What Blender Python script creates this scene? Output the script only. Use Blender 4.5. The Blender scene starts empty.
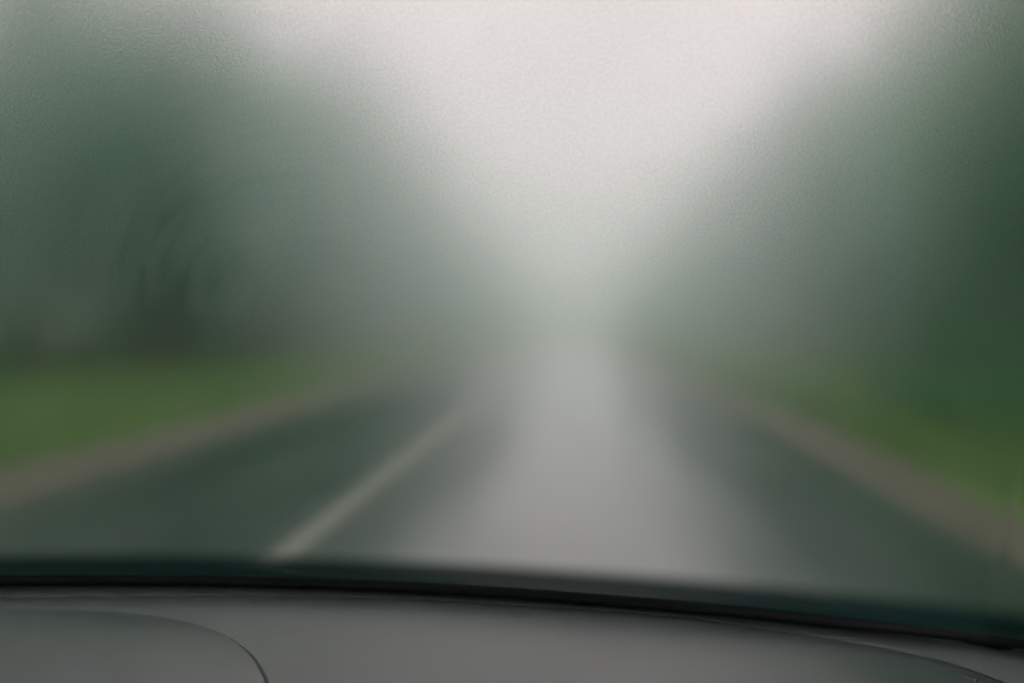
import bpy, bmesh, math, random
from mathutils import Vector, Matrix, noise

random.seed(11)
S = bpy.context.scene
C = S.collection
R = math.radians

# ------------------------------------------------------------------ camera
W_, H_ = 1024, 683
LENS = 35.0
FPX = LENS / 36.0 * W_
EYE = Vector((0.0, 0.0, 1.25))            # x right, y along the road, z up
cam = bpy.data.cameras.new('camera')
camo = bpy.data.objects.new('camera', cam)
C.objects.link(camo)
cam.lens = LENS
cam.sensor_width = 36
cam.clip_start = 0.02
cam.clip_end = 4000
YAW = math.atan((575 - 512) / FPX)
PITCH = -math.atan((341.5 - 325) / FPX)
camo.location = EYE
camo.rotation_euler = (math.pi / 2 + PITCH, 0, YAW)
cam.dof.use_dof = True
cam.dof.focus_distance = 0.76
cam.dof.aperture_fstop = 3.6
cam.dof.aperture_blades = 7
S.camera = camo
CM = camo.rotation_euler.to_matrix()


def ray(px, py):
    d = CM @ Vector(((px - 512) / FPX, (341.5 - py) / FPX, -1.0))
    return d / d.y


def on_z(px, py, z):
    d = ray(px, py)
    return EYE + d * ((z - EYE.z) / d.z)


# ------------------------------------------------------------------ helpers
def tag(o, label=None, cat=None, group=None, kind=None):
    if label: o['label'] = label
    if cat: o['category'] = cat
    if group: o['group'] = group
    if kind: o['kind'] = kind
    return o


def empty(name, loc=(0, 0, 0)):
    o = bpy.data.objects.new(name, None)
    C.objects.link(o)
    o.location = loc
    o.empty_display_size = 0.2
    return o


def mesh(name, verts, faces, mat, parent=None, smooth=True, mats=None, fmat=None):
    me = bpy.data.meshes.new(name)
    me.from_pydata([tuple(v) for v in verts], [], faces)
    me.update()
    for m in (mats or [mat]):
        me.materials.append(m)
    if smooth:
        me.polygons.foreach_set('use_smooth', [True] * len(me.polygons))
    if fmat:
        me.polygons.foreach_set('material_index', fmat)
    o = bpy.data.objects.new(name, me)
    C.objects.link(o)
    if parent: o.parent = parent
    return o


def grid_faces(nu, nv, off=0, flip=False):
    f = []
    for i in range(nu - 1):
        for j in range(nv - 1):
            a = off + i * nv + j
            q = (a, a + nv, a + nv + 1, a + 1)
            f.append(q[::-1] if flip else q)
    return f


def box(v, f, x0, x1, y0, y1, z0, z1):
    o = len(v)
    v += [(x, y, z) for x in (x0, x1) for y in (y0, y1) for z in (z0, z1)]
    f += [tuple(o + k for k in q) for q in
          ((0, 1, 3, 2), (4, 6, 7, 5), (0, 4, 5, 1), (2, 3, 7, 6), (0, 2, 6, 4), (1, 5, 7, 3))]


def bevel(o, w=0.01, seg=3):
    m = o.modifiers.new('bevel', 'BEVEL')
    m.width = w; m.segments = seg; m.limit_method = 'ANGLE'; m.angle_limit = R(35)
    return o


def tube(v, f, pts, rads, n=8):
    """a tapered tube through pts"""
    base = len(v)
    for k, p in enumerate(pts):
        p = Vector(p)
        t = (Vector(pts[min(k + 1, len(pts) - 1)]) - Vector(pts[max(k - 1, 0)])).normalized()
        u = t.orthogonal().normalized()
        w = t.cross(u)
        for a in range(n):
            an = 2 * math.pi * a / n
            v.append(tuple(p + (u * math.cos(an) + w * math.sin(an)) * rads[k]))
    for k in range(len(pts) - 1):
        for a in range(n):
            b = (a + 1) % n
            f.append((base + k * n + a, base + k * n + b, base + (k + 1) * n + b, base + (k + 1) * n + a))
    f.append(tuple(base + a for a in range(n))[::-1])
    f.append(tuple(base + (len(pts) - 1) * n + a for a in range(n)))


class NT:
    def __init__(self, name):
        self.m = bpy.data.materials.new(name)
        self.m.use_nodes = True
        self.t = self.m.node_tree
        self.t.nodes.clear()
        self.out = self.t.nodes.new('ShaderNodeOutputMaterial')

    def n(self, kind, **kw):
        nd = self.t.nodes.new('ShaderNode' + kind)
        for k, v in kw.items():
            if k.startswith('i_'):
                nd.inputs[k[2:].replace('_', ' ')].default_value = v
            else:
                setattr(nd, k, v)
        return nd

    def l(self, a, b):
        self.t.links.new(a, b)

    def val(self, x):
        return x

    def math(self, op, a, b=None, c=None, clamp=False):
        nd = self.n('Math', operation=op)
        nd.use_clamp = clamp
        for k, x in enumerate((a, b, c)):
            if x is None: continue
            if hasattr(x, 'is_output'): self.l(x, nd.inputs[k])
            else: nd.inputs[k].default_value = x
        return nd.outputs[0]

    def ramp(self, src, stops):
        nd = self.n('ValToRGB')
        el = nd.color_ramp.elements
        while len(el) < len(stops): el.new(0.5)
        for e, (p, c) in zip(el, stops):
            e.position = p
            e.color = (c, c, c, 1) if not isinstance(c, tuple) else tuple(c) + (1,)
        self.l(src, nd.inputs[0])
        return nd.outputs[0]

    def smooth(self, src, a, b, lo=0.0, hi=1.0):
        nd = self.n('MapRange', interpolation_type='SMOOTHSTEP')
        self.l(src, nd.inputs['Value'])
        nd.inputs['From Min'].default_value = a
        nd.inputs['From Max'].default_value = b
        nd.inputs['To Min'].default_value = lo
        nd.inputs['To Max'].default_value = hi
        return nd.outputs['Result']

    def noise(self, vec, scale, detail=3, rough=0.5, dist=0.0):
        nd = self.n('TexNoise')
        nd.inputs['Scale'].default_value = scale
        nd.inputs['Detail'].default_value = detail
        nd.inputs['Roughness'].default_value = rough
        nd.inputs['Distortion'].default_value = dist
        if vec is not None: self.l(vec, nd.inputs['Vector'])
        return nd.outputs['Fac']

    def mixc(self, fac, a, b):
        nd = self.n('Mix', data_type='RGBA')
        if hasattr(fac, 'is_output'): self.l(fac, nd.inputs[0])
        else: nd.inputs[0].default_value = fac
        for k, x in ((6, a), (7, b)):
            if hasattr(x, 'is_output'): self.l(x, nd.inputs[k])
            else: nd.inputs[k].default_value = tuple(x) + (1,)
        return nd.outputs[2]

    def surf(self, sh):
        self.l(sh, self.out.inputs['Surface'])
        return self.m


def principled(name, base, rough, bump_scale=None, bump=0.1, dist=0.001, var=0.15, nscale=8.0, spec=0.5, coords='Object', metallic=0.0, coat=0.0):
    t = NT(name)
    tc = t.n('TexCoord')
    vec = tc.outputs[coords]
    nz = t.noise(vec, nscale, 4, 0.6)
    lo = tuple(c * (1 - var) for c in base)
    hi = tuple(min(1, c * (1 + var)) for c in base)
    p = t.n('BsdfPrincipled')
    t.l(t.mixc(nz, lo, hi), p.inputs['Base Color'])
    rr = t.smooth(nz, 0.2, 0.8, rough * 0.9, min(1, rough * 1.1))
    t.l(rr, p.inputs['Roughness'])
    p.inputs['Specular IOR Level'].default_value = spec
    p.inputs['Metallic'].default_value = metallic
    p.inputs['Coat Weight'].default_value = coat
    if bump_scale:
        b = t.n('Bump')
        b.inputs['Strength'].default_value = bump
        b.inputs['Distance'].default_value = dist
        t.l(t.noise(vec, bump_scale, 3, 0.6), b.inputs['Height'])
        t.l(b.outputs[0], p.inputs['Normal'])
    return t.surf(p.outputs[0])


# ------------------------------------------------------------------ world, sun, air
SUN_EL, SUN_AZ = 62, 3            # soft light from high ahead, behind the cloud
w = bpy.data.worlds.new('World')
S.world = w
w.use_nodes = True
nt = w.node_tree
nt.nodes.clear()
wo = nt.nodes.new('ShaderNodeOutputWorld')
bg = nt.nodes.new('ShaderNodeBackground')
sk = nt.nodes.new('ShaderNodeTexSky')
sk.sky_type = 'NISHITA'
sk.sun_disc = False
sk.sun_elevation = R(SUN_EL)
sk.sun_rotation = R(SUN_AZ)
sk.air_density = 1.0
sk.dust_density = 1.5
sk.ozone_density = 1.0
hs = nt.nodes.new('ShaderNodeHueSaturation')
hs.inputs['Saturation'].default_value = 0.12
mx = nt.nodes.new('ShaderNodeMix')
mx.data_type = 'RGBA'
mx.blend_type = 'MULTIPLY'
mx.inputs[0].default_value = 1.0
mx.inputs[7].default_value = (1.12, 0.96, 0.985, 1)
nt.links.new(sk.outputs[0], hs.inputs['Color'])
nt.links.new(hs.outputs[0], mx.inputs[6])
oc = nt.nodes.new('ShaderNodeMix')            # even overcast over the clear-sky gradient
oc.data_type = 'RGBA'
oc.inputs[0].default_value = 0.55
oc.inputs[7].default_value = (9.1, 6.35, 6.85, 1)
nt.links.new(mx.outputs[2], oc.inputs[6])
nt.links.new(oc.outputs[2], bg.inputs['Color'])
bg.inputs['Strength'].default_value = 0.11
nt.links.new(bg.outputs[0], wo.inputs['Surface'])

sun = bpy.data.lights.new('sun', 'SUN')
sun.energy = 1.4
sun.angle = R(20)
sun.color = (1.0, 0.97, 0.93)
suno = bpy.data.objects.new('sun', sun)
C.objects.link(suno)
suno.location = (0, 0, 60)
sd = Vector((math.sin(R(SUN_AZ)) * math.cos(R(SUN_EL)), math.cos(R(SUN_AZ)) * math.cos(R(SUN_EL)), math.sin(R(SUN_EL))))
suno.rotation_euler = sd.to_track_quat('Z', 'Y').to_euler()

HAZE = 0.0027
hz = NT('haze_air')
pv = hz.t.nodes.new('ShaderNodeVolumePrincipled')
pv.inputs['Color'].default_value = (0.81, 0.975, 0.905, 1)
pv.inputs['Density'].default_value = HAZE
pv.inputs['Anisotropy'].default_value = 0.5
hz.l(pv.outputs[0], hz.out.inputs['Volume'])
v, f = [], []
box(v, f, -420, 420, -60, 760, -3.0, 26)
tag(mesh('haze', v, f, hz.m, smooth=False), 'thin grey mist hanging over the whole road', 'mist', kind='stuff')

# ------------------------------------------------------------------ ground and road
ROAD_L, ROAD_R = -3.85, 2.25
DIRT_L, DIRT_R = -4.9, 3.0
LINE_X = -1.49


def ground_z(x, y):
    z = 0.0
    if x < DIRT_L: z += 0.25 * (1 - math.exp(-(DIRT_L - x) / 6.0))
    if x > DIRT_R: z += 0.28 * (1 - math.exp(-(x - DIRT_R) / 5.0))
    if x < DIRT_L - 1 or x > DIRT_R + 1:
        z += 0.12 * noise.noise(Vector((x * 0.2, y * 0.2, 3.1)))
    return z


# ground: one sheet to the horizon, finer near the road
xs = sorted(set([-400, -300, -200, -120, -80, -60] + [-45 + 2.5 * i for i in range(16)] +
                [DIRT_L, DIRT_R, 0, -2] + [5 + 1.5 * i for i in range(14)] + [30, 40, 60, 80, 120, 200, 300, 400]))
ys = [-50, -30, -20, -12] + [-8 + 2.0 * i for i in range(50)] + [95, 105, 120, 140, 170, 210, 260, 330, 420, 520, 640, 740]
v = [(x, y, ground_z(x, y) - 0.012) for x in xs for y in ys]
t = NT('grass_soil')
tc = t.n('TexCoord')
n1 = t.noise(tc.outputs['Object'], 0.5, 5, 0.6)
n2 = t.noise(tc.outputs['Object'], 9, 4, 0.7)
p = t.n('BsdfPrincipled', i_Roughness=0.8)
p.inputs['Specular IOR Level'].default_value = 0.2
c1 = t.mixc(t.smooth(n1, 0.35, 0.65), (0.030, 0.080, 0.014), (0.060, 0.115, 0.024))
c2 = t.mixc(t.smooth(n2, 0.55, 0.75, 0, 0.5), c1, (0.07, 0.055, 0.025))
t.l(c2, p.inputs['Base Color'])
b = t.n('Bump', i_Strength=0.6, i_Distance=0.08)
t.l(n2, b.inputs['Height'])
t.l(b.outputs[0], p.inputs['Normal'])
M_GROUND = t.surf(p.outputs[0])
tag(mesh('ground', v, grid_faces(len(xs), len(ys), flip=False), M_GROUND), kind='structure')

# brown soil shoulders with leaf litter
t = NT('verge_soil')
tc = t.n('TexCoord')
n1 = t.noise(tc.outputs['Object'], 3.0, 5, 0.65)
n2 = t.noise(tc.outputs['Object'], 22, 4, 0.7)
p = t.n('BsdfPrincipled', i_Roughness=0.75)
p.inputs['Specular IOR Level'].default_value = 0.25
c1 = t.mixc(t.smooth(n1, 0.3, 0.7), (0.034, 0.037, 0.022), (0.064, 0.058, 0.037))
c2 = t.mixc(t.smooth(n2, 0.5, 0.8, 0, 0.6), c1, (0.10, 0.085, 0.03))
t.l(c2, p.inputs['Base Color'])
b = t.n('Bump', i_Strength=0.5, i_Distance=0.03)
t.l(n2, b.inputs['Height'])
t.l(b.outputs[0], p.inputs['Normal'])
M_SOIL = t.surf(p.outputs[0])
ysv = [-40 + 1.5 * i for i in range(100)] + [112 + 8 * i for i in range(76)]
for a, bb, outer in ((DIRT_L, ROAD_L, -1), (ROAD_R, DIRT_R, 1)):
    v = []
    for y in ysv:
        e = 0.6 * noise.noise(Vector((y * 0.35, 5.0 * outer, 0))) + 0.15 * noise.noise(Vector((y * 1.3, 2.0, 0)))
        xa, xb = (a + e, bb + 0.02) if outer < 0 else (a - 0.02, bb + e)
        for k in range(5):
            x = xa + (xb - xa) * k / 4
            v.append((x, y, 0.004 + 0.02 * math.sin(math.pi * k / 4)))
    tag(mesh('verge', v, grid_faces(len(ysv), 5, flip=True), M_SOIL), kind='structure')

# wet asphalt
t = NT('wet_asphalt')
tc = t.n('TexCoord')
mp = t.n('Mapping')
mp.inputs['Scale'].default_value = (1, 0.12, 1)
t.l(tc.outputs['Object'], mp.inputs[0])
n1 = t.noise(mp.outputs[0], 1.3, 5, 0.6)
n2 = t.noise(tc.outputs['Object'], 180, 3, 0.6)
n3 = t.noise(tc.outputs['Object'], 0.45, 4, 0.55)
sx = t.n('SeparateXYZ')
t.l(tc.outputs['Object'], sx.inputs[0])
cx = t.math('ABSOLUTE', t.math('ADD', sx.outputs[0], t.math('ADD', -0.10, t.math('MULTIPLY', t.math('SUBTRACT', n1, 0.5), 1.6))))
wet = t.smooth(cx, 0.30, 1.10, 1, 0)
p = t.n('BsdfPrincipled')
t.l(t.math('ADD', t.math('MULTIPLY', wet, 0.82), 0.12), p.inputs['Specular IOR Level'])
t.l(t.mixc(t.smooth(n1, 0.3, 0.7), (0.012, 0.027, 0.019), (0.026, 0.044, 0.034)), p.inputs['Base Color'])
rg = t.math('ADD', t.smooth(n1, 0.3, 0.7, 0.10, 0.17), t.smooth(n3, 0.3, 0.7, -0.02, 0.07))
t.l(t.math('ADD', rg, t.math('MULTIPLY', t.math('SUBTRACT', 1, wet), 0.08)), p.inputs['Roughness'])
b = t.n('Bump', i_Strength=0.18, i_Distance=0.004)
t.l(n2, b.inputs['Height'])
t.l(b.outputs[0], p.inputs['Normal'])
M_ROAD = t.surf(p.outputs[0])
xr = [ROAD_L + (ROAD_R - ROAD_L) * k / 8 for k in range(9)]
v = []
for y in ysv:
    for k, x in enumerate(xr):
        if k in (0, 8): x += 0.08 * noise.noise(Vector((y * 0.9, x, 0)))
        v.append((x, y, 0.012 + 0.05 * (1 - (2 * k / 8 - 1) ** 2)))
road = tag(mesh('road', v, grid_faces(len(ysv), 9, flip=True), M_ROAD), kind='structure')

# worn painted centre line
t = NT('worn_road_paint')
tc = t.n('TexCoord')
n1 = t.noise(tc.outputs['Object'], 14, 5, 0.7)
n2 = t.noise(tc.outputs['Object'], 2, 3, 0.6)
p = t.n('BsdfPrincipled', i_Roughness=0.42)
wear = t.math('MULTIPLY', t.smooth(n1, 0.30, 0.62), t.smooth(n2, 0.25, 0.55, 0.55, 1.0))
t.l(t.mixc(wear, (0.10, 0.10, 0.09), (0.22, 0.22, 0.175)), p.inputs['Base Color'])
M_LINE = t.surf(p.outputs[0])


def road_z(x):
    k = (x - ROAD_L) / (ROAD_R - ROAD_L)
    return 0.012 + 0.05 * (1 - (2 * k - 1) ** 2)


v = []
for y in ysv:
    for x in (LINE_X - 0.045, LINE_X + 0.045):
        v.append((x, y, road_z(x) + 0.006))
tag(mesh('centre_line', v, grid_faces(len(ysv), 2, flip=True), M_LINE), kind='structure')

# grass blades on both verges
t = NT('grass_blades')
oi = t.n('TexCoord')
n1 = t.noise(oi.outputs['Object'], 0.6, 4, 0.6)
p = t.n('BsdfPrincipled', i_Roughness=0.55)
p.inputs['Specular IOR Level'].default_value = 0.25
t.l(t.mixc(t.smooth(n1, 0.3, 0.7), (0.029, 0.068, 0.018), (0.056, 0.096, 0.028)), p.inputs['Base Color'])
tr = t.n('BsdfTranslucent')
tr.inputs['Color'].default_value = (0.05, 0.12, 0.02, 1)
ms = t.n('AddShader')
t.l(p.outputs[0], ms.inputs[0]); t.l(tr.outputs[0], ms.inputs[1])
M_GRASS = t.surf(ms.outputs[0])
v, f = [], []
rg_ = random.Random(4)


def blade(x, y, h):
    z = ground_z(x, y) - 0.02
    a = rg_.uniform(0, 6.283)
    wd = rg_.uniform(0.008, 0.02)
    lean = rg_.uniform(0.05, 0.5) * h
    b_ = rg_.uniform(0, 6.283)
    dx, dy = math.cos(a) * wd, math.sin(a) * wd
    lx, ly = math.cos(b_) * lean, math.sin(b_) * lean
    o = len(v)
    v.extend([(x - dx, y - dy, z), (x + dx, y + dy, z),
              (x + dx * .7 + lx * .4, y + dy * .7 + ly * .4, z + h * .6), (x - dx * .7 + lx * .4, y - dy * .7 + ly * .4, z + h * .6),
              (x + lx, y + ly, z + h)])
    f.extend([(o, o + 1, o + 2, o + 3), (o + 3, o + 2, o + 4)])


for _ in range(30000):
    y = 3 + 62 * rg_.random() ** 1.4
    if rg_.random() < 0.55:
        x = DIRT_L - 8.5 * rg_.random() ** 1.1 + rg_.uniform(-.2, .25)
    else:
        x = DIRT_R + 5.0 * rg_.random() ** 1.1 + rg_.uniform(-.25, .2)
    blade(x, y, rg_.uniform(0.12, 0.42))
tag(mesh('grass', v, f, M_GRASS, smooth=False), 'bright green grass growing on the verges beside the road', 'grass', kind='stuff')

# ------------------------------------------------------------------ trees
def leaf_mat(name, dark, light, trans):
    t = NT(name)
    g = t.n('NewGeometry')
    oi = t.n('ObjectInfo')
    tc = t.n('TexCoord')
    n1 = t.noise(tc.outputs['Object'], 0.7, 3, 0.6)
    k = t.math('ADD', t.math('MULTIPLY', n1, 0.7), t.math('MULTIPLY', g.outputs['Random Per Island'], 0.4))
    k = t.math('ADD', k, t.math('MULTIPLY', oi.outputs['Random'], 0.18), clamp=True)
    p = t.n('BsdfPrincipled', i_Roughness=0.5)
    p.inputs['Specular IOR Level'].default_value = 0.3
    t.l(t.mixc(t.smooth(k, 0.25, 0.95), dark, light), p.inputs['Base Color'])
    tr = t.n('BsdfTranslucent')
    tr.inputs['Color'].default_value = tuple(trans) + (1,)
    ms = t.n('AddShader')
    t.l(p.outputs[0], ms.inputs[0]); t.l(tr.outputs[0], ms.inputs[1])
    return t.surf(ms.outputs[0])


M_LEAF = leaf_mat('dark_leaves', (0.008, 0.068, 0.036), (0.019, 0.114, 0.060), (0.015, 0.19, 0.098))
M_LEAF2 = leaf_mat('bright_leaves', (0.028, 0.090, 0.034), (0.055, 0.130, 0.050), (0.07, 0.22, 0.07))
M_BARK = principled('bark', (0.085, 0.068, 0.052), 0.85, 14, 0.8, 0.03, 0.4, 5.0, spec=0.2)


def leaf(v, f, p, size, rnd):
    a = Vector((rnd.gauss(0, 1), rnd.gauss(0, 1), rnd.gauss(0, 0.7))).normalized()
    b_ = a.cross(Vector((rnd.gauss(0, 1), rnd.gauss(0, 1), rnd.gauss(0, 1)))).normalized()
    L, Wd = size * rnd.uniform(.7, 1.3), size * rnd.uniform(.3, .55)
    o = len(v)
    v.extend([tuple(p - a * L * .5), tuple(p + b_ * Wd * .5), tuple(p + a * L * .5), tuple(p - b_ * Wd * .5)])
    f.append((o, o + 1, o + 2, o + 3))


def tree_meshes(seed, h, crown_r, base, nclump, per, lsize):
    rnd = random.Random(seed)
    tv, tf = [], []
    lean = (rnd.uniform(-.4, .4), rnd.uniform(-.4, .4))
    pts, rads = [], []
    for k in range(8):
        s = k / 7
        pts.append((lean[0] * s * s + 0.1 * rnd.uniform(-1, 1) * s, lean[1] * s * s + 0.1 * rnd.uniform(-1, 1) * s, -0.15 + (h * 0.86 + .15) * s))
        rads.append(0.21 * (h / 11) * (1 - 0.85 * s) + (0.10 if k == 0 else 0))
    tube(tv, tf, pts, rads, 9)
    centers = []
    for _ in range(nclump):
        s = rnd.random() ** 0.8
        z = base + (h - base) * s
        env = crown_r * math.sin(math.pi * min(1, 0.16 + 0.80 * s)) ** 0.7
        a = rnd.uniform(0, 6.283)
        rr = env * math.sqrt(rnd.uniform(0.08, 1))
        c = Vector((lean[0] * s + math.cos(a) * rr, lean[1] * s + math.sin(a) * rr, z))
        centers.append((c, rnd.uniform(0.55, 1.15) * crown_r / 3.0))
    for c, _ in rnd.sample(centers, min(16, len(centers))):
        z0 = max(base * 0.7, c.z - rnd.uniform(0.8, 2.2))
        s = min(1, z0 / (h * .86))
        p0 = Vector((lean[0] * s * s, lean[1] * s * s, z0))
        mid = p0.lerp(c, .55) + Vector((0, 0, .25))
        tube(tv, tf, [p0, mid, c], [0.075 * (1.1 - s * .6), 0.045, 0.012], 6)
    lv, lf = [], []
    for c, r in centers:
        for _ in range(per):
            d = Vector((rnd.gauss(0, 1), rnd.gauss(0, 1), rnd.gauss(0, .75)))
            d = d.normalized() * r * rnd.random() ** 0.4
            leaf(lv, lf, c + d, lsize, rnd)
    return (tv, tf), (lv, lf)


protos = []
for k, (h, cr, base, nc, per, ls) in enumerate([(12.5, 3.3, 1.6, 74, 64, .34), (11.0, 3.6, 1.2, 70, 66, .34),
                                                (13.5, 3.0, 2.0, 72, 64, .32), (9.0, 2.9, 0.7, 62, 66, .32)]):
    (tv, tf), (lv, lf) = tree_meshes(100 + k, h, cr, base, nc, per, ls)
    pm = []
    for nm, vv, ff, mm, sm in (('trunk', tv, tf, M_BARK, True), ('crown', lv, lf, M_LEAF, False), ('crown', lv, lf, M_LEAF2, False)):
        me = bpy.data.meshes.new(nm)
        me.from_pydata(vv, [], ff)
        me.materials.append(mm)
        me.polygons.foreach_set('use_smooth', [sm] * len(me.polygons))
        pm.append(me)
    protos.append(pm)

LAB_L = ('dark green leafy tree in the misty row behind the wider grass verge', 'trees behind the wider grass verge')
LAB_R = ('deep green leafy tree in the misty row close to the narrower grass verge', 'trees along the narrower grass verge')
LAB_F = ('pale grey-green tree almost lost in the fog at the far end of the road', 'trees fading at the end of the road')


def tree(x, y, k, sc, rz, lab, bright=False, group=True):
    r = empty('leafy_tree', (x, y, ground_z(x, y) - 0.02))
    r.rotation_euler.z = rz
    r.scale = (sc, sc, sc)
    tag(r, lab[0], 'tree', lab[1] if group else None)
    for nm, me in (('trunk', protos[k][0]), ('crown', protos[k][2 if bright else 1])):
        o = bpy.data.objects.new(nm, me)
        C.objects.link(o)
        o.parent = r


rt = random.Random(21)
# row behind the wide verge
y = 22.5
while y < 125:
    tree(-12.0 + rt.uniform(-1.0, .8), y, rt.randrange(3), rt.uniform(.78, .90) * (1 if y < 30 else 1.10), rt.uniform(0, 6.28), LAB_L)
    if y > 25:
        tree(-16.5 + rt.uniform(-1.2, 1.2), y + 1.8, rt.randrange(3), rt.uniform(.74, .92), rt.uniform(0, 6.28), LAB_L)
    y += rt.uniform(3.2, 4.4)
# row along the narrow verge
y = 9.0
while y < 125:
    tree(10.6 + rt.uniform(-.8, 1.2), y, rt.choice((0, 1, 3, 1)), rt.uniform(.85, 1.0), rt.uniform(0, 6.28), LAB_R)
    tree(15.5 + rt.uniform(-1.2, 1.5), y + 2, rt.randrange(3), rt.uniform(.95, 1.12), rt.uniform(0, 6.28), LAB_R)
    y += rt.uniform(4.0, 5.4)
# a lower clump filling the row's near end, and the rows thinning out towards the far end
for x, y, k, sc in ((-17.2, 23.5, 1, .66), (-20.0, 26.0, 0, .62), (-22.5, 30.0, 1, .66), (-14.6, 21.0, 3, .66)):
    tree(x, y, k, sc, rt.uniform(0, 6.28), LAB_L)
for y in range(128, 200, 6):
    tree(-11.0 + rt.uniform(-1, .8), y + rt.uniform(-1, 1), rt.randrange(3), rt.uniform(.8, .95), rt.uniform(0, 6.28), LAB_F)
    tree(9.6 + rt.uniform(-.8, 1), y + rt.uniform(-1, 1), rt.randrange(3), rt.uniform(.8, .95), rt.uniform(0, 6.28), LAB_F)
# singled-out trees
tree(-11.0, 26.0, 1, 0.82, 1.0, ('dark tree standing alone in front of the row, sky showing between it and its neighbour', None), group=False)
tree(8.9, 19.6, 3, 0.95, 2.0, ('fresh yellowish green tree, brightest crown in the row by the narrower verge', None), bright=True, group=False)
# undergrowth under both rows, and the far-off wood
t_v, t_f = [], []
ru = random.Random(77)
for side, x0, x1 in ((-1, -19.0, -10.6), (1, 6.9, 15.0)):
    for _ in range(620):
        y = 5 + 118 * ru.random() ** 1.25
        x = ru.uniform(x0, x1)
        r = ru.uniform(.5, 1.15)
        if side > 0 and y < 17 and ru.random() < .6:
            x = ru.uniform(4.6, 8.0)
            r = ru.uniform(.25, .55)
        c = Vector((x, y, ground_z(x, y) + r * ru.uniform(.4, 1.3)))
        for _ in range(26):
            d = Vector((ru.gauss(0, 1), ru.gauss(0, 1), ru.gauss(0, .9))).normalized() * r * ru.random() ** .45
            q = c + d
            q.z = max(q.z, ground_z(x, y) + .03)
            leaf(t_v, t_f, q, .30, ru)
for _ in range(210):
    y = ru.uniform(6.5, 15)
    x = ru.uniform(4.1, 7.5)
    r = ru.uniform(.15, .38)
    for _ in range(26):
        d = Vector((ru.gauss(0, 1), ru.gauss(0, 1), ru.gauss(0, .9))).normalized() * r * ru.random() ** .45
        q = Vector((x, y, ground_z(x, y) + r * .7)) + d
        q.z = max(q.z, ground_z(x, y) + .02)
        leaf(t_v, t_f, q, .14, ru)
M_UNDER = leaf_mat('bramble_leaves', (0.010, 0.042, 0.016), (0.022, 0.070, 0.024), (0.012, 0.09, 0.025))
tag(mesh('undergrowth', t_v, t_f, M_UNDER, smooth=False), 'dark tangled undergrowth beneath the trees', 'undergrowth', kind='stuff')
t_v, t_f = [], []
for _ in range(420):
    x = ru.uniform(-80, 80)
    yy = 232 + ru.uniform(0, 30)
    c = Vector((x, yy, ru.uniform(.5, 7)))
    for _ in range(24):
        leaf(t_v, t_f, c + Vector((ru.gauss(0, 1.2), ru.gauss(0, 1.2), abs(ru.gauss(0, 1.2)))), 1.6, ru)
tag(mesh('woods', t_v, t_f, M_LEAF, smooth=False), 'far-off wood closing the road, greyed by fog', 'wood', kind='stuff')

# ------------------------------------------------------------------ the car
X0 = -0.37                       # car's centre line
RB, YB, ZB = 1.76, 1.004, 0.986  # windscreen base: plan radius, apex, height
RAKE = R(50)
HALF = 0.90
car = empty('car', (X0, -0.4, 0.0))
tag(car, 'car with grey dashboard and fogged windscreen seen from inside on the wet road', 'car')
CAR_INV = Matrix.Translation(-Vector((X0, -0.4, 0.0)))


def cpart(name, verts, faces, mat, parent=car, **kw):
    """a part of the car; verts are in world space"""
    vv = [CAR_INV @ Vector(q) for q in verts]
    return mesh(name, vv, faces, mat, parent, **kw)


def sag(x):
    """the dashboard falls away towards the door"""
    return -0.42 * max(0.0, min(x, .45) - 0.03) ** 2


def base_y(x):
    f = 1 - sag(x) / 0.264
    d = x / f - X0
    return (YB - (RB - math.sqrt(max(0.01, RB * RB - d * d)))) * f


# --- dashboard material: fine-grained soft plastic
t = NT('dash_plastic')
tc = t.n('TexCoord')
vo = t.n('TexVoronoi', feature='DISTANCE_TO_EDGE')
vo.inputs['Scale'].default_value = 620
t.l(tc.outputs['Object'], vo.inputs['Vector'])
n1 = t.noise(tc.outputs['Object'], 900, 3, 0.6)
n2 = t.noise(tc.outputs['Object'], 6, 4, 0.6)
hh = t.math('ADD', t.smooth(vo.outputs['Distance'], 0.0, 0.25), t.math('MULTIPLY', n1, 0.5))
b = t.n('Bump', i_Strength=0.10, i_Distance=0.0003)
t.l(hh, b.inputs['Height'])
p = t.n('BsdfPrincipled')
t.l(t.mixc(t.math('ADD', t.math('MULTIPLY', n2, .4), t.math('MULTIPLY', n1, .6)), (0.004, 0.013, 0.012), (0.034, 0.047, 0.044)), p.inputs['Base Color'])
t.l(t.smooth(n2, 0.2, 0.8, 0.30, 0.35), p.inputs['Roughness'])
p.inputs['Specular IOR Level'].default_value = 0.52
t.l(b.outputs[0], p.inputs['Normal'])
M_DASH = t.surf(p.outputs[0])
M_LIP = principled('lip_plastic', (0.018, 0.029, 0.029), 0.62, 700, 0.15, 0.0004, 0.1, 8)
M_BLACK = principled('black_rubber', (0.004, 0.011, 0.010), 0.7, 200, 0.2, 0.001, 0.2, 10, spec=0.3)
M_LINER = principled('headliner_cloth', (0.16, 0.16, 0.155), 0.95, 300, 0.4, 0.002, 0.15, 20, spec=0.1)
M_TRIM = principled('dark_trim', (0.03, 0.033, 0.033), 0.6, 300, 0.2, 0.001, 0.15, 10)
M_PAINT = principled('car_paint', (0.035, 0.045, 0.055), 0.25, None, var=0.08, coat=0.6)
M_RUBBER = principled('tyre_rubber', (0.02, 0.02, 0.02), 0.8, 40, 0.4, 0.003)
M_ALLOY = principled('alloy', (0.45, 0.45, 0.46), 0.35, None, metallic=0.9)

# groove line traced on the dash: (pixel) -> world
ZPAD = 0.983


def on_dash(px, py, z0):
    q = on_z(px, py, z0)
    for _ in range(25):
        q = on_z(px, py, z0 + sag(q.x))
    return q


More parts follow.
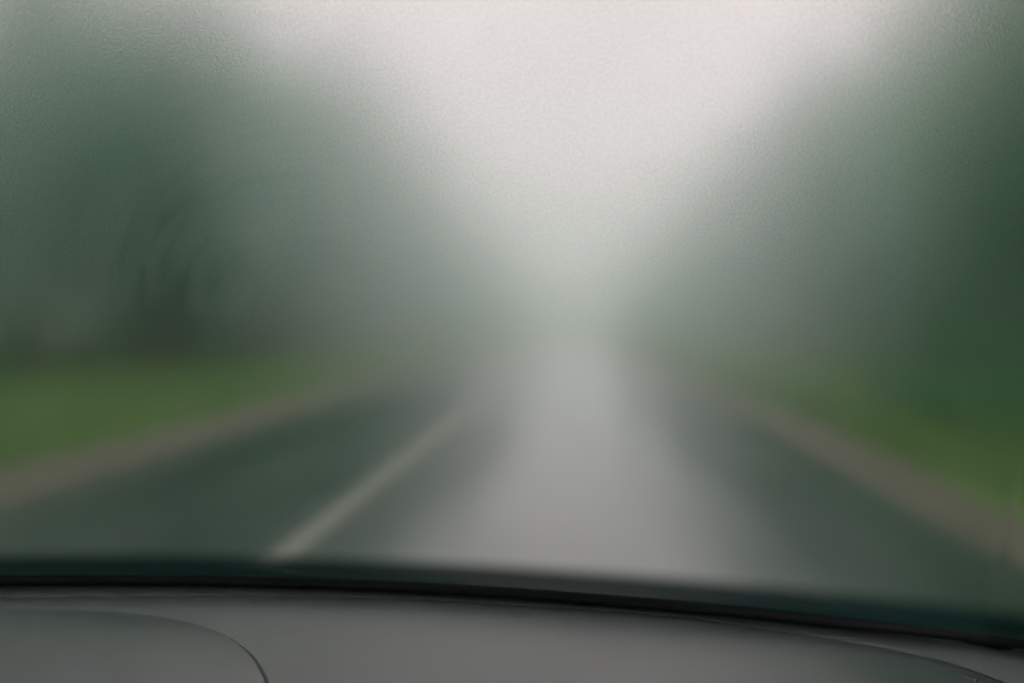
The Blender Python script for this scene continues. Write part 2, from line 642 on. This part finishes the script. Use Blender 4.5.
G_PX = [(0, 598.5), (60, 597.3), (128, 596.5), (200, 596.3), (256, 596.8), (330, 598), (400, 600), (460, 602.5), (512, 605.5),
        (580, 609.5), (640, 613.5), (700, 620), (768, 630.5), (810, 636), (850, 643), (900, 652), (950, 664), (998, 681)]
GW = [on_dash(a, b_, ZPAD) for a, b_ in G_PX]
for q in GW: q.z = ZPAD
# continue: on the driver's side mirror the curvature, on the other side curl round towards the cabin
lefts = []
for k in range(1, 9):
    x = GW[0].x - 0.07 * k
    lefts.append(Vector((x, base_y(x) - 0.018 - 0.004 * k, ZPAD)))
last, d_ = GW[-1], (GW[-1] - GW[-2])
rights = [last + Vector((0.014, -0.035, 0)), last + Vector((0.022, -0.08, 0)), last + Vector((0.026, -0.15, 0)), last + Vector((0.028, -0.24, 0))]
GW = lefts[::-1] + GW + rights


def resample(pts, n):
    L = [0.0]
    for a, b_ in zip(pts, pts[1:]): L.append(L[-1] + (b_ - a).length)
    out = []
    for k in range(n):
        s = L[-1] * k / (n - 1)
        i = max(0, min(len(pts) - 2, next((j for j in range(len(L) - 1) if L[j + 1] >= s), len(pts) - 2)))
        u = (s - L[i]) / max(1e-9, L[i + 1] - L[i])
        p0, p1, p2, p3 = pts[max(i - 1, 0)], pts[i], pts[i + 1], pts[min(i + 2, len(pts) - 1)]
        out.append(0.5 * ((2 * p1) + (p2 - p0) * u + (2 * p0 - 5 * p1 + 4 * p2 - p3) * u * u + (3 * p1 - p0 - 3 * p2 + p3) * u ** 3))
    return out


GW = resample(GW, 220)
for _ in range(6):
    GW = [GW[0]] + [(GW[k - 1] + 2 * GW[k] + GW[k + 1]) / 4 for k in range(1, len(GW) - 1)] + [GW[-1]]


def ring_panel(outline, zc, prof, inward, name, mat, parent):
    """a padded panel: offset rings of an open outline run inward along 'inward' directions, heights by prof"""
    vs = []
    for i, g in enumerate(outline):
        for (s, dz) in prof:
            q = g + inward[i] * s
            vs.append((q.x, q.y, zc + dz))
    return cpart(name, vs, grid_faces(len(outline), len(prof), flip=True), mat, parent)


dash = None
# base panel running from the glass to the cabin, a few millimetres below the pad: its strip shows beyond the groove
vs, nb = [], 90
bx = [X0 - 0.92 + 1.84 * k / (nb - 1) for k in range(nb)]
prof_t = [0, .004, .02, .05, .1, .2, .3, .42]
for x in bx:
    yb = base_y(x) - 0.008
    for s in prof_t:
        vs.append((x, yb - s + .006, ZPAD - 0.013 + 1.3 * sag(x)))
dash = cpart('dashboard', vs, grid_faces(nb, len(prof_t), flip=True), M_BLACK)

# the padded top
inw = []
for i, g in enumerate(GW):
    a, b_ = GW[max(0, i - 1)], GW[min(len(GW) - 1, i + 1)]
    tn = (b_ - a).normalized()
    nrm = Vector((tn.y, -tn.x, 0))           # to the right of travel (travel is left to right): towards the cabin
    inw.append(nrm)
# moulded strip between the groove and the glass
ns = len(GW)
k0 = next(i for i, g in enumerate(GW) if g.x > 0.22)
far = [Vector((0.22, base_y(0.22), 0)), Vector((.30, base_y(.30), 0)), Vector((.38, base_y(.38), 0)), Vector((.53, base_y(.53), 0)), Vector((.53, .60, 0)), Vector((.53, .40, 0))]
far = resample(far, ns - k0)
vs = []
SL = [(0, -.010), (.0, -.0005), (.0005, -.0001), (.003, 0.0)]
for i, g in enumerate(GW):
    tgt = Vector((g.x, base_y(g.x), 0)) if i < k0 else far[i - k0]
    a_ = g - inw[i] * 0.008
    a_.z = tgt.z = 0
    dv_ = tgt - a_
    L = dv_.length
    dv_.normalize()
    for (q_, dz) in SL:
        q = a_ + dv_ * min(q_, L * .3)
        vs.append((q.x, q.y, ZPAD - .0012 + dz + sag(g.x)))
    for k in (0.35, .6, .8, 1.0):
        q = a_ + dv_ * max(L * k, .004)
        vs.append((q.x, q.y, ZPAD - .0012 + sag(q.x)))
cpart('moulded_strip', vs, grid_faces(ns, len(SL) + 4, flip=False), M_LIP, dash)
vs, prof = [], []
EDGE = [(0.0, -0.0095), (0.0, -0.0012), (0.0003, -0.0003), (0.001, 0.0), (0.0028, 0.0001), (0.008, 0.0007), (0.016, 0.0017), (0.028, 0.0031), (0.045, 0.0046), (0.062, 0.0056)]
YFRONT = 0.40
for i, g in enumerate(GW):
    q = g
    for (s, dz) in EDGE:
        q = g + inw[i] * s
        vs.append((q.x, q.y, ZPAD + dz + sag(q.x)))
    y_end = YFRONT
    x_end = g.x if g.x < 0.3 else 0.3 - (g.x - .3) * .1
    for k in range(1, 13):
        u = k / 12
        yy = q.y + (min(y_end, q.y - .01) - q.y) * u
        xx = q.x + (x_end - q.x) * u if g.x > .3 else q.x
        dz = 0.0056 + 0.0018 * min(1, u * 4) + 0.0 - (0.10 * ((u - .85) / .15) ** 2 if u > .85 else 0)
        vs.append((xx, yy, ZPAD + dz + sag(xx)))
npf = len(EDGE) + 12
cpart('dash_top', vs, grid_faces(len(GW), npf, flip=True), M_DASH, dash)

# instrument hood: raised lid with its own outline
H_PX = [(0, 609.6), (40, 609.4), (80, 610.2), (128, 612.6), (170, 618), (197, 624), (219, 632), (237, 642), (251, 655), (260.5, 669), (266, 684)]
ZH = ZPAD + 0.0095
HR = [on_z(a, b_, ZH) for a, b_ in H_PX]
e0 = HR[-1]
HR += [e0 + Vector((0.006, -0.04, 0)), e0 + Vector((0.008, -0.09, 0)), e0 + Vector((0.008, -0.16, 0)), e0 + Vector((0.006, -0.25, 0))]
xm = HR[0].x - 0.02
HL = [Vector((2 * xm - q.x, q.y + 0.0, ZH)) for q in HR[::-1] if q.x > xm]
HO = resample(HL + HR, 200)
for _ in range(4):
    HO = [HO[0]] + [(HO[k - 1] + 2 * HO[k] + HO[k + 1]) / 4 for k in range(1, len(HO) - 1)] + [HO[-1]]
cen = Vector((xm, HR[0].y - 0.36, ZH))
vs = []
HP = [(0, -0.014), (0, -0.0015), (.0006, -.0003), (.0016, .0003), (.004, .0010), (.012, .0027), (.024, .0050), (.04, .0079), (.06, .0111), (.085, .0143), (.11, .0168), (.14, .0191), (.18, .0212), (.22, .0225), (.27, .0232), (.33, .0235), (.40, .0235)]
for i, g in enumerate(HO):
    dvec = (cen - g)
    L = dvec.length
    dvec.normalize()
    for (s, dz) in HP:
        q = g + dvec * min(s, L * .95)
        vs.append((q.x, q.y, ZH + dz))
cpart('instrument_hood', vs, grid_faces(len(HO), len(HP), flip=True), M_DASH, dash)

v_, f_ = [], []
tube(v_, f_, [g + Vector((0, 0, -.0035)) - (cen - g).normalized() * .0012 for g in HO], [.0022] * len(HO), 6)
cpart('seam_shade', v_, f_, M_BLACK, dash)  # black tube added as the thin contact shadow in the seam round the hood

# --- windscreen: a real pane of glass, 5 mm thick, curved in plan
NU, NV = 110, 60
VL = 0.80


def glass_pt(x, s, off=0.0):
    """x across, s metres up the slope, off = distance in front (outside) of the inner face"""
    yb = base_y(x)
    bow = 0.018 * math.sin(math.pi * s / VL)         # slight vertical curvature
    nrm = Vector((0, math.sin(RAKE), math.cos(RAKE)))
    c = Vector((X0 + (x - X0) * (1 - 0.10 * s / VL), yb - s * math.cos(RAKE), ZB + sag(x) * (1 - max(0, min(1, s / .4))) + s * math.sin(RAKE)))
    c = c + nrm * bow
    if off:
        e = 1e-3
        tu = glass_pt(x + e, s) - glass_pt(x - e, s)
        tv = glass_pt(x, s + e) - glass_pt(x, s - e)
        c = c + tu.cross(tv).normalized() * (-off)
    return c


# where a pixel's ray meets the inner face, in pane coordinates (x, s)
def pane_uv(px, py):
    d = ray(px, py)
    best = None
    lo, hi = 0.3, 1.2
    x = d.x * .75
    for _ in range(30):
        tt = 0.75
        s = 0.3
        for _ in range(40):
            q = glass_pt(x, s)
            tt = q.y
            z = EYE.z + d.z * tt
            s += (z - q.z) * 0.5
            s = max(-.05, min(VL, s))
        x += (d.x * q.y - q.x) * 0.6
    return x - X0, s


ptin = [[glass_pt(X0 - HALF + 2 * HALF * i / (NU - 1), VL * j / (NV - 1), 0) for j in range(NV)] for i in range(NU)]
ptout = [[glass_pt(X0 - HALF + 2 * HALF * i / (NU - 1), VL * j / (NV - 1), .005) for j in range(NV)] for i in range(NU)]
vs = [q for r_ in ptin for q in r_] + [q for r_ in ptout for q in r_]
uv = [((2 * i / (NU - 1) - 1) * HALF, VL * j / (NV - 1)) for i in range(NU) for j in range(NV)] * 2
N = NU * NV
fi = grid_faces(NU, NV, 0, flip=True)          # inner face looks to the cabin
fo = grid_faces(NU, NV, N, flip=False)
fe = []
for j in range(NV - 1):
    a, b_ = j, j + 1
    fe.append((a, b_, b_ + N, a + N)); a, b_ = (NU - 1) * NV + j, (NU - 1) * NV + j + 1
    fe.append((b_, a, a + N, b_ + N))
for i in range(NU - 1):
    a, b_ = i * NV, (i + 1) * NV
    fe.append((b_, a, a + N, b_ + N)); a, b_ = a + NV - 1, b_ + NV - 1
    fe.append((a, b_, b_ + N, a + N))

GREEN = (0.925, 0.985, 0.962)
# outer face: clean, faintly wet glass
t = NT('clear_glass')
tc = t.n('TexCoord')
g = t.n('BsdfGlass', i_Roughness=0.03, i_IOR=1.085)
g.inputs['Color'].default_value = GREEN + (1,)
M_GLASS_OUT = t.surf(g.outputs[0])
# inner face: condensation; coordinates are metres on the pane (UV)
SC_U, SC_V = pane_uv(345, 345)
t = NT('fogged_glass')
uvn = t.n('UVMap', uv_map='pane')
sp = t.n('SeparateXYZ')
t.l(uvn.outputs[0], sp.inputs[0])
U, V = sp.outputs[0], sp.outputs[1]
ed = t.noise(uvn.outputs[0], 6, 4, 0.6)
vv_ = t.math('ADD', V, t.math('MULTIPLY', t.math('SUBTRACT', ed, 0.5), 0.12))
film = t.smooth(vv_, 0.20, 0.47)                       # clears towards the defroster outlet
# hand-wiped arcs
du = t.math('SUBTRACT', U, SC_U)
dv = t.math('SUBTRACT', V, SC_V)
rr = t.math('SQRT', t.math('ADD', t.math('MULTIPLY', du, du), t.math('MULTIPLY', dv, dv)))
an = t.math('ARCTAN2', dv, du)
cb = t.n('CombineXYZ')
t.l(t.math('MULTIPLY', rr, 150), cb.inputs[0])
t.l(t.math('MULTIPLY', an, 1.7), cb.inputs[1])
st = t.noise(cb.outputs[0], 1.0, 1, 0.5)
cb2 = t.n('CombineXYZ')
t.l(t.math('MULTIPLY', rr, 26), cb2.inputs[0])
t.l(t.math('MULTIPLY', an, 2.2), cb2.inputs[1])
st2 = t.noise(cb2.outputs[0], 1.0, 2, 0.5)
arc = t.math('MULTIPLY', t.math('MULTIPLY', t.smooth(rr, 0.05, 0.10), t.smooth(rr, 0.17, 0.36, 1, 0)),
             t.math('MULTIPLY', t.smooth(an, 0.9, 1.6), t.smooth(an, 2.75, 3.12, 1, 0)))
streak = t.math('MULTIPLY', arc, t.smooth(t.math('MULTIPLY', t.math('ADD', st, st2), .5), 0.41, 0.60))
# droplets
gr = t.noise(uvn.outputs[0], 660, 3, 0.65, 0.2)
gr2 = t.noise(uvn.outputs[0], 1500, 1, 0.5)
patch = t.noise(uvn.outputs[0], 9, 3, 0.6)
grain = t.math('ADD', gr, t.math('MULTIPLY', gr2, 0.35))
gamt = t.math('MULTIPLY', t.smooth(vv_, 0.28, 0.43), t.smooth(patch, 0.3, 0.65, 0.6, 1.0))
bm = t.n('Bump', i_Distance=0.0013)
t.l(t.math('MULTIPLY', gamt, 1.0), bm.inputs['Strength'])
t.l(grain, bm.inputs['Height'])
# each droplet takes or passes a little light
drop = t.noise(uvn.outputs[0], 480, 4, 0.75)
dk = t.math('MULTIPLY', t.smooth(drop, 0.30, 0.72), gamt)
dk = t.math('MAXIMUM', dk, t.math('MULTIPLY', t.math('MULTIPLY', arc, 0.5), t.math('SUBTRACT', 1, streak)))
GCOL = t.mixc(dk, GREEN, tuple(c * 0.80 for c in GREEN))
rough = t.math('ADD', t.math('MULTIPLY', film, 0.27), 0.285)
rough = t.math('ADD', rough, t.math('MULTIPLY', streak, 0.09))
g = t.n('BsdfGlass', i_IOR=1.085, distribution='BECKMANN')
t.l(GCOL, g.inputs['Color'])
t.l(rough, g.inputs['Roughness'])
t.l(bm.outputs[0], g.inputs['Normal'])
# the coarser droplets spread light wider: a soft halo round bright things
g2 = t.n('BsdfGlass', i_IOR=1.09, i_Roughness=0.95, distribution='BECKMANN')
t.l(GCOL, g2.inputs['Color'])
t.l(bm.outputs[0], g2.inputs['Normal'])
mh = t.n('MixShader')
# the breath fogs the middle of the pane most
PC_U, PC_V = pane_uv(560, 245)
pu = t.math('SUBTRACT', U, PC_U)
pv_ = t.math('MULTIPLY', t.math('SUBTRACT', V, PC_V), 0.72)
pr = t.math('SQRT', t.math('ADD', t.math('MULTIPLY', pu, pu), t.math('MULTIPLY', pv_, pv_)))
pr = t.math('ADD', pr, t.math('MULTIPLY', t.math('SUBTRACT', ed, 0.5), 0.10))
V_HI, V_LO = pane_uv(575, 285)[1], pane_uv(575, 455)[1]
vb_ = t.math('ADD', V, t.math('MULTIPLY', t.math('SUBTRACT', ed, 0.5), 0.05))
breath = t.math('MULTIPLY', t.smooth(pr, 0.02, 0.34, 1, 0), t.smooth(vb_, V_LO, V_HI))
t.l(t.math('ADD', t.math('MULTIPLY', breath, 0.26), 0.07), mh.inputs[0])
t.l(g.outputs[0], mh.inputs[1]); t.l(g2.outputs[0], mh.inputs[2])
tl = t.n('BsdfTranslucent')
tl.inputs['Color'].default_value = (0.83, 0.95, 0.915, 1)
ms = t.n('MixShader')
veil = t.math('ADD', t.math('MULTIPLY', film, 0.003), t.math('MULTIPLY', streak, 0.016))
veil = t.math('ADD', veil, t.math('MULTIPLY', breath, 0.32))
t.l(veil, ms.inputs[0])
t.l(mh.outputs[0], ms.inputs[1]); t.l(tl.outputs[0], ms.inputs[2])
M_GLASS_IN = t.surf(ms.outputs[0])

screen = cpart('windscreen', vs, fi + fo + fe, None, mats=[M_GLASS_IN, M_GLASS_OUT], fmat=[0] * len(fi) + [1] * (len(fo) + len(fe)))
me = screen.data
bmm = bmesh.new()
bmm.from_mesh(me)
bmesh.ops.recalc_face_normals(bmm, faces=bmm.faces)
bmm.to_mesh(me)
bmm.free()
ul = me.uv_layers.new(name='pane')
for lp in me.loops:
    ul.data[lp.index].uv = uv[lp.vertex_index]


# frit: black ceramic border fired on the inner face, with its fading dots
def frit_mat():
    t = NT('ceramic_frit')
    uvn = t.n('UVMap', uv_map='pane')
    sp = t.n('SeparateXYZ')
    t.l(uvn.outputs[0], sp.inputs[0])
    dots = t.smooth(sp.outputs[1], FR0, FR1, 0.92, 0.0)
    p = t.n('BsdfPrincipled', i_Roughness=0.22)
    p.inputs['Base Color'].default_value = (0.008, 0.085, 0.080, 1)  # teal on black ceramic: veil glare of the fogged glass put into the colour
    tr = t.n('BsdfTransparent')
    ms = t.n('MixShader')
    t.l(dots, ms.inputs[0]); t.l(tr.outputs[0], ms.inputs[1]); t.l(p.outputs[0], ms.inputs[2])
    return t.surf(ms.outputs[0])


FR0, FR1 = 0.022, 0.056
M_FRIT = frit_mat()
nv = 24
vs = [glass_pt(X0 - HALF + 2 * HALF * i / (NU - 1), 0.002 + .064 * j / (nv - 1), -0.0008) for i in range(NU) for j in range(nv)]
fr = cpart('frit_band', vs, grid_faces(NU, nv, 0, flip=True), M_FRIT, screen)
ul = fr.data.uv_layers.new(name='pane')
for lp in fr.data.loops:
    i, j = divmod(lp.vertex_index, nv)
    ul.data[lp.index].uv = ((2 * i / (NU - 1) - 1) * HALF, 0.002 + .064 * j / (nv - 1))
# rubber seal along the foot of the pane
v_, f_ = [], []
ptsl = [glass_pt(X0 - HALF + 2 * HALF * i / 60, 0.005, -0.005) for i in range(61)]
tube(v_, f_, ptsl, [0.0055] * 61, 8)
cpart('rubber_seal', v_, f_, M_BLACK, screen)

# --- shell: bonnet, scuttle, roof, pillars, doors, tail, wheels
vs = []
bu = [X0 - 0.84 + 1.68 * k / 30 for k in range(31)]
bvv = [0, .03, .1, .25, .45, .62, .75, .85, .9, .92]
bz = [.935, .93, .90, .845, .77, .70, .63, .54, .44, .32]
for x in bu:
    d = (x - X0) / .84
    for s, z in zip(bvv, bz):
        vs.append((x, base_y(x) + 0.035 + s - .12 * d * d * (s / .92), z - .05 * d ** 4 + 1.15 * sag(x)))
bevel(cpart('bonnet', vs, grid_faces(31, len(bvv)), M_PAINT)).modifiers.new('thick', 'SOLIDIFY').thickness = 0.012
# scuttle panel between bonnet and glass
vs = []
for i in range(61):
    x = X0 - .84 + 1.68 * i / 60
    q = glass_pt(x, 0.0, .006)
    vs += [(q.x, q.y + .002, q.z - .002), (q.x, q.y + .015, q.z - .012), (x, base_y(x) + .036, .925 + 1.15 * sag(x)), (x, base_y(x) + .04, .80)]
cpart('scuttle', vs, grid_faces(61, 4), M_BLACK)
# bulkhead under the dash
v_, f_ = [], []
box(v_, f_, X0 - .85, X0 + .85, .50, .52, .22, .93)
bevel(cpart('bulkhead', v_, f_, M_TRIM), .008)
# roof with headliner
top_y, top_z = glass_pt(X0, VL).y, glass_pt(X0, VL).z
vs = []
for i in range(25):
    d = i / 12 - 1
    for j in range(14):
        s = j / 13
        e = glass_pt(X0 + d * HALF, VL)
        y = e.y - .004 + (-2.05 - e.y) * s
        vs.append((X0 + d * HALF * .90, y, e.z + .006 + .035 * math.sin(math.pi * min(1, s * 1.05)) - .03 * d ** 4 * s))
ro = cpart('roof', vs, grid_faces(25, 14, flip=True), M_PAINT)
ro.modifiers.new('thick', 'SOLIDIFY').thickness = 0.004
vl_ = [(q[0], q[1], q[2] - .025) for q in vs]
cpart('headliner', vl_, grid_faces(25, 14, flip=False), M_LINER, ro)
for sgn in (-1, 1):
    # windscreen pillar
    v_, f_ = [], []
    ptsl = [glass_pt(X0 + sgn * (HALF + .022), VL * k / 12, -.004) for k in range(13)]
    tube(v_, f_, ptsl, [.034] * 13, 10)
    cpart('pillar', v_, f_, M_TRIM)
    # door with its window
    v_, f_ = [], []
    xa, xb = X0 + sgn * .86, X0 + sgn * .96
    box(v_, f_, min(xa, xb), max(xa, xb), -.62, .52, .22, 1.03)
    dr = bevel(cpart('door', v_, f_, M_PAINT), .03)
    v_, f_ = [], []
    xa, xb = X0 + sgn * .885, X0 + sgn * .890
    o = len(v_)
    zt = top_z - .05
    prof = [(-.60, 1.03), (.50, 1.03), (.47, 1.05), (.42 - (zt - 1.02) * .45, zt), (-.60, zt)]
    for x in (xa, xb):
        v_ += [(x - sgn * .0 - sgn * (z - 1.03) * .10, y, z) for y, z in prof]
    f_ += [(0, 1, 2, 3, 4) if sgn < 0 else (4, 3, 2, 1, 0), (5, 6, 7, 8, 9)[::-1] if sgn < 0 else (5, 6, 7, 8, 9)]
    for k in range(5):
        f_.append((k, (k + 1) % 5, 5 + (k + 1) % 5, 5 + k)[::sgn])
    cpart('side_window', v_, f_, M_GLASS_OUT, dr, smooth=False)
    # rear quarter
    v_, f_ = [], []
    xa, xb = X0 + sgn * .86, X0 + sgn * .96
    box(v_, f_, min(xa, xb), max(xa, xb), -2.08, -.63, .22, 1.04)
    box(v_, f_, X0 + sgn * .80 - .03, X0 + sgn * .80 + .03, -.72, -.62, 1.04, top_z - .02)
    box(v_, f_, X0 + sgn * .78 - .03, X0 + sgn * .78 + .03, -2.06, -1.5, 1.04, top_z - .02)
    bevel(cpart('rear_panel', v_, f_, M_PAINT), .02)
    # front wing
    v_, f_ = [], []
    xa, xb = X0 + sgn * .905, X0 + sgn * .955
    o = 0
    pf = [(.53, .30), (1.85, .30), (1.85, .50), (1.72, .66), (1.3, .80), (.9, .89), (.53, .90)]
    for x in (xa, xb): v_ += [(x, y, z) for y, z in pf]
    f_ += [tuple(range(7)), tuple(range(7, 14))[::-1]]
    for k in range(7): f_.append(((k + 1) % 7, k, 7 + k, 7 + (k + 1) % 7))
    bevel(cpart('wing', v_, f_, M_PAINT), .02)
    for wy in (1.15, -1.45):
        v_, f_ = [], []
        tube(v_, f_, [(X0 + sgn * .77, wy, .31), (X0 + sgn * .80, wy, .31), (X0 + sgn * .92, wy, .31), (X0 + sgn * .95, wy, .31)], [.27, .31, .31, .27], 36)
        wh = cpart('wheel', v_, f_, M_RUBBER)
        v_, f_ = [], []
        tube(v_, f_, [(X0 + sgn * .949, wy, .31), (X0 + sgn * .962, wy, .31)], [.20, .18], 30)
        cpart('rim', v_, f_, M_ALLOY, wh)
v_, f_ = [], []
box(v_, f_, X0 - .80, X0 + .80, -2.06, -2.02, .25, top_z - .03)
bevel(cpart('tailgate', v_, f_, M_TRIM), .01)
v_, f_ = [], []
box(v_, f_, X0 - .80, X0 + .80, -2.02, 1.2, .20, .22)
cpart('floor_pan', v_, f_, M_TRIM)

# ------------------------------------------------------------------ render settings
S.render.engine = 'CYCLES'
cy = S.cycles
cy.use_denoising = True
cy.denoiser = 'OPENIMAGEDENOISE'
cy.max_bounces = 14
cy.diffuse_bounces = 5
cy.glossy_bounces = 4
cy.transmission_bounces = 10
cy.transparent_max_bounces = 16
cy.volume_bounces = 2
cy.sample_clamp_indirect = 6
cy.caustics_reflective = True
cy.caustics_refractive = True
cy.blur_glossy = 0.0
S.view_settings.view_transform = 'Standard'
S.view_settings.look = 'None'
S.view_settings.exposure = 0.28
S.view_settings.gamma = 1.0
